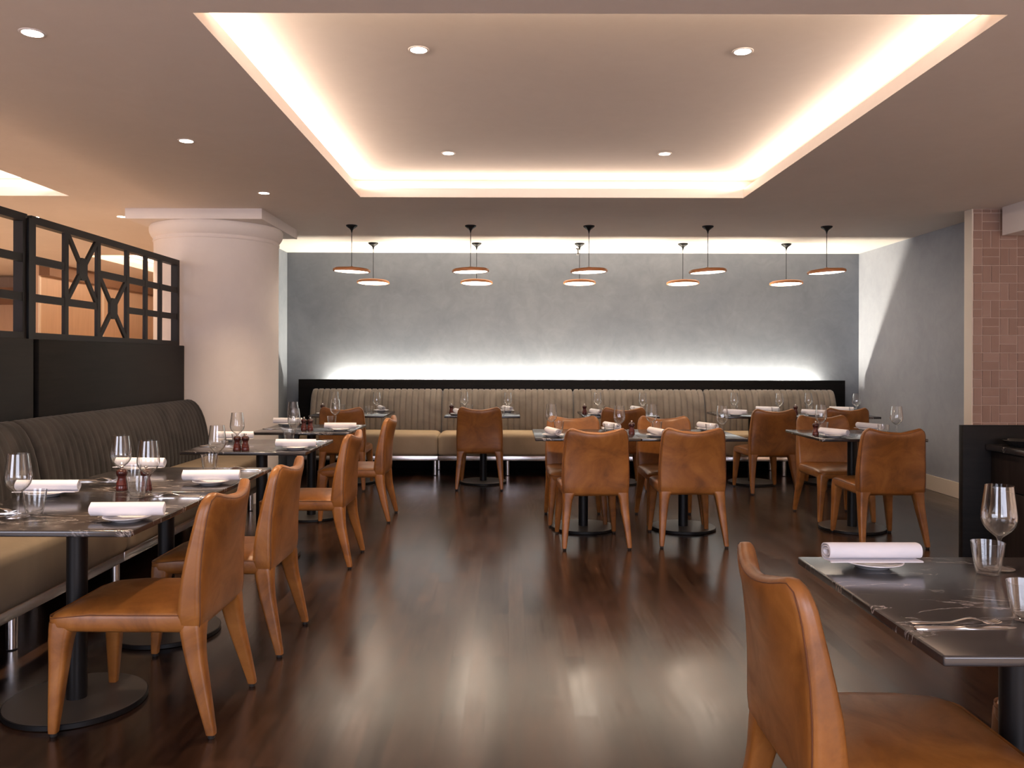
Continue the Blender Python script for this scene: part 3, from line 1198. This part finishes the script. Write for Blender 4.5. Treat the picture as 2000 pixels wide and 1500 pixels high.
for i in (7, 8, 9, 10, 11):
    c = TB[i][:2]
    setting(c, 0, 'chair side', TB[i][3], {'wine': (.10, .27), 'tumbler': (.18, .20)}, False, 0.3 if i < 10 else 0.9)
    setting(c, 180, 'banquette side', TB[i][3], {'wine': (.02, .21 if i != 10 else .19), 'tumbler': (.13, .16)}, False, 0.3 if i < 10 else 1.0)
for (x, y, nm) in ((-2.045, 9.0, 'rear table beside the column'), (-0.63, 9.0, 'rear table behind the lone chair'), (0.83, 8.98, 'rear table behind the middle tables'), (3.15, 9.0, 'rear double table')):
    mill(x, y, 'dark red pepper mill on the ' + nm)
setting((1.265, 2.04), -90, 'foreground chair side', 'right foreground table', {'plate': (.23, -.295), 'tumbler': (.095, .195), 'wine': (.0, .30), 'fork': (.27, .215), 'knife': (.262, .245)})
setting((1.265, 2.04), 90, 'hidden chair side', 'right foreground table', {'plate': (.28, -.27), 'tumbler': (.055, .215), 'wine': (.122, .275)}, False)


# ---------------------------------------------------------------- pendants
def make_pendant():
    root = empty('pendant_lamp', (0, 0, 0))
    D = -0.457
    q = MB()
    q.lathe([(0.0, 0.0), (0.056, 0.0), (0.058, -0.004), (0.055, -0.012), (0.040, -0.024), (0.022, -0.036), (0.011, -0.050), (0.0065, -0.066), (0.004, -0.078), (0.0, -0.079)], 32)
    q.build('canopy', M['iron'], root, smooth=60)
    q = MB()
    q.lathe([(0.0032, -0.075), (0.0032, D + 0.040)], 10)
    q.build('cord', M['iron'], root)
    q = MB()
    q.lathe([(0.0, 0.044), (0.012, 0.043), (0.03, 0.036), (0.10, 0.030), (0.165, 0.022), (0.184, 0.012), (0.188, 0.002), (0.186, -0.010), (0.178, -0.013), (0.172, -0.012), (0.168, -0.004), (0.0, -0.003)], 48)
    sh = q.build('shade', M['copper'], root, smooth=50)
    sh.location = (0, 0, D)
    q = MB()
    q.lathe([(0.0, -0.0045), (0.167, -0.0055), (0.167, -0.012), (0.12, -0.017), (0.0, -0.020)], 48)
    q.build('diffuser', M['diffuser'], sh, smooth=50)
    return root


pend = Kind(make_pendant)
px = [-1.59, -0.39, 0.805, 2.005, 3.205]
ordn = ['first from the column', 'second from the column', 'in the middle of the row', 'second from the right wall', 'nearest the right wall']
tf = [2.0, -1.5, -1.5, -3.0, -3.5]
for row, (yy, nm) in enumerate(((8.27, 'front row'), (9.51, 'back row'))):
    for i in range(5):
        o = pend.put((px[i] + (0.012 if row else 0), yy, CEIL), 0, 'round tan disc pendant lamp, %s, %s' % (nm, ordn[i]), 'pendant lamp', 'disc pendant lamps')
        sh = [x for x in bpy.data.objects if x.parent == o and x.name.startswith('shade')][0]
        ty = tf[i] if row == 0 else (0.5, 0.5, 0, -0.5, -1.0)[i]
        sh.rotation_euler = (math.radians(-2.0 if row else 1.0), math.radians(ty), 0)


# ---------------------------------------------------------------- downlights
def make_down():
    root = empty('ceiling_downlight', (0, 0, 0))
    q = MB()
    q.lathe([(0.0, 0.0), (0.052, 0.0), (0.052, -0.002), (0.048, -0.004), (0.041, -0.003), (0.0, -0.001)], 32)
    q.build('trim_ring', M['white'], root)
    q = MB()
    q.lathe([(0.0, -0.0015), (0.0405, -0.0032), (0.0, -0.0045)], 32)
    q.build('lens', M['lens'], root)
    return root


down = Kind(make_down)
DL = [(-1.99, 3.415, CEIL, 'nearest the camera above the booth row', 100), (-2.01, 5.095, CEIL, 'second from the camera above the booth row', 90), (-2.0, 6.68, CEIL, 'beyond the second, nearest the column above the booth row', 60),
      (-3.69, 7.80, CEIL, 'beside the square top of the white column', 30), (-4.54, 7.83, CEIL, 'just above the corner of the whole lattice screen', 45),
      (-.45, 4.05, UP, 'in the raised tray, near left', 70), (1.155, 4.06, UP, 'in the raised tray, near right', 70), (-.452, 6.07, UP, 'in the raised tray, far left', 70), (1.15, 6.07, UP, 'in the raised tray, far right', 70)]
for (x, y, z, nm, p) in DL:
    down.put((x, y, z), 0, 'small round recessed downlight, ' + nm, 'downlight', 'recessed ceiling downlights')
    spot((x, y, z - 0.02), p, (1.0, 0.74, 0.50))
# unseen spots added for bounce light: adjoining room, bar side and behind the camera
for (x, y, p) in ((-5.0, 1.8, 240), (-5.0, 5.0, 240), (-7.8, 5.0, 220), (-7.8, 9.0, 260), (-5.0, 8.7, 280), (-4.4, 12.2, 220), (-8.3, 12.0, 220), (0.4, -1.3, 290), (-2.2, -1.3, 270), (3.0, -1.3, 290), (5.4, -1.3, 250), (2.9, 3.4, 20), (5.8, 5.4, 260), (5.8, 2.4, 260), (5.8, -0.8, 200), (-2.0, 1.6, 15)):
    spot((x, y, CEIL - 0.02), p * 0.62, (1.0, 0.74, 0.52), 120)

# ---------------------------------------------------------------- sprinkler
root = empty('fire_sprinkler', (0.836, 9.95, CEIL), 0, 'small fire sprinkler head on the ceiling behind the middle pendants', 'sprinkler')
q = MB()
q.lathe([(0.0, 0.0), (0.03, 0.0), (0.028, -0.006), (0.008, -0.012), (0.007, -0.05), (0.012, -0.055), (0.004, -0.075)], 20)
q.build('body', M['disc'], root)
q = MB()
q.lathe([(0.0, -0.075), (0.022, -0.075), (0.022, -0.078), (0.0, -0.080)], 20)
q.build('deflector', M['chrome'], root)

# ---------------------------------------------------------------- bar counter at the right
q = MB()
q.rbox(2.456, 3.30, 4.43, 4.47, 0, 1.0, 0.002)
tag(q.build('end_panel', M['black_wood']), 'tall black end panel closing off the service counter at the right', 'panel')
root = empty('service_cabinet', (2.9, 3.8, 0), 0, 'dark timber service cabinet with marble counter behind the right foreground table', 'cabinet')


def loc(q):
    q.v = [(a - 2.9, c - 3.8, d) for (a, c, d) in q.v]
    return q


q = MB()
q.rbox(2.63, 3.25, 3.02, 4.428, 0.0, 0.868, 0.002)
loc(q).build('body', M['black_wood_v'], root)
for (ya, yb) in ((3.03, 3.72), (3.726, 4.42)):
    for (za, zb) in ((0.08, 0.665), (0.671, 0.862)):
        q = MB()
        q.rbox(2.606, 2.63, ya, yb, za, zb, 0.002)
        loc(q).build('door' if za < .2 else 'drawer', M['black_wood_v'], root)
q = MB()
q.rbox(2.575, 3.28, 3.0, 4.428, 0.868, 0.90, 0.006, 3)
loc(q).build('countertop', M['marble'], root)
q = MB()
q.lathe([(0.0, 0.0), (0.05, 0.0), (0.055, 0.006), (0.085, 0.028), (0.088, 0.032), (0.086, 0.034), (0.078, 0.030), (0.05, 0.012), (0.0, 0.010)], 40, (0, 0, 0))
o = q.build('serving_dish', M['black_gloss'])
o.location = (2.685, 4.30, 0.9003)
tag(o, 'shallow black glossy dish on the marble service counter', 'dish')
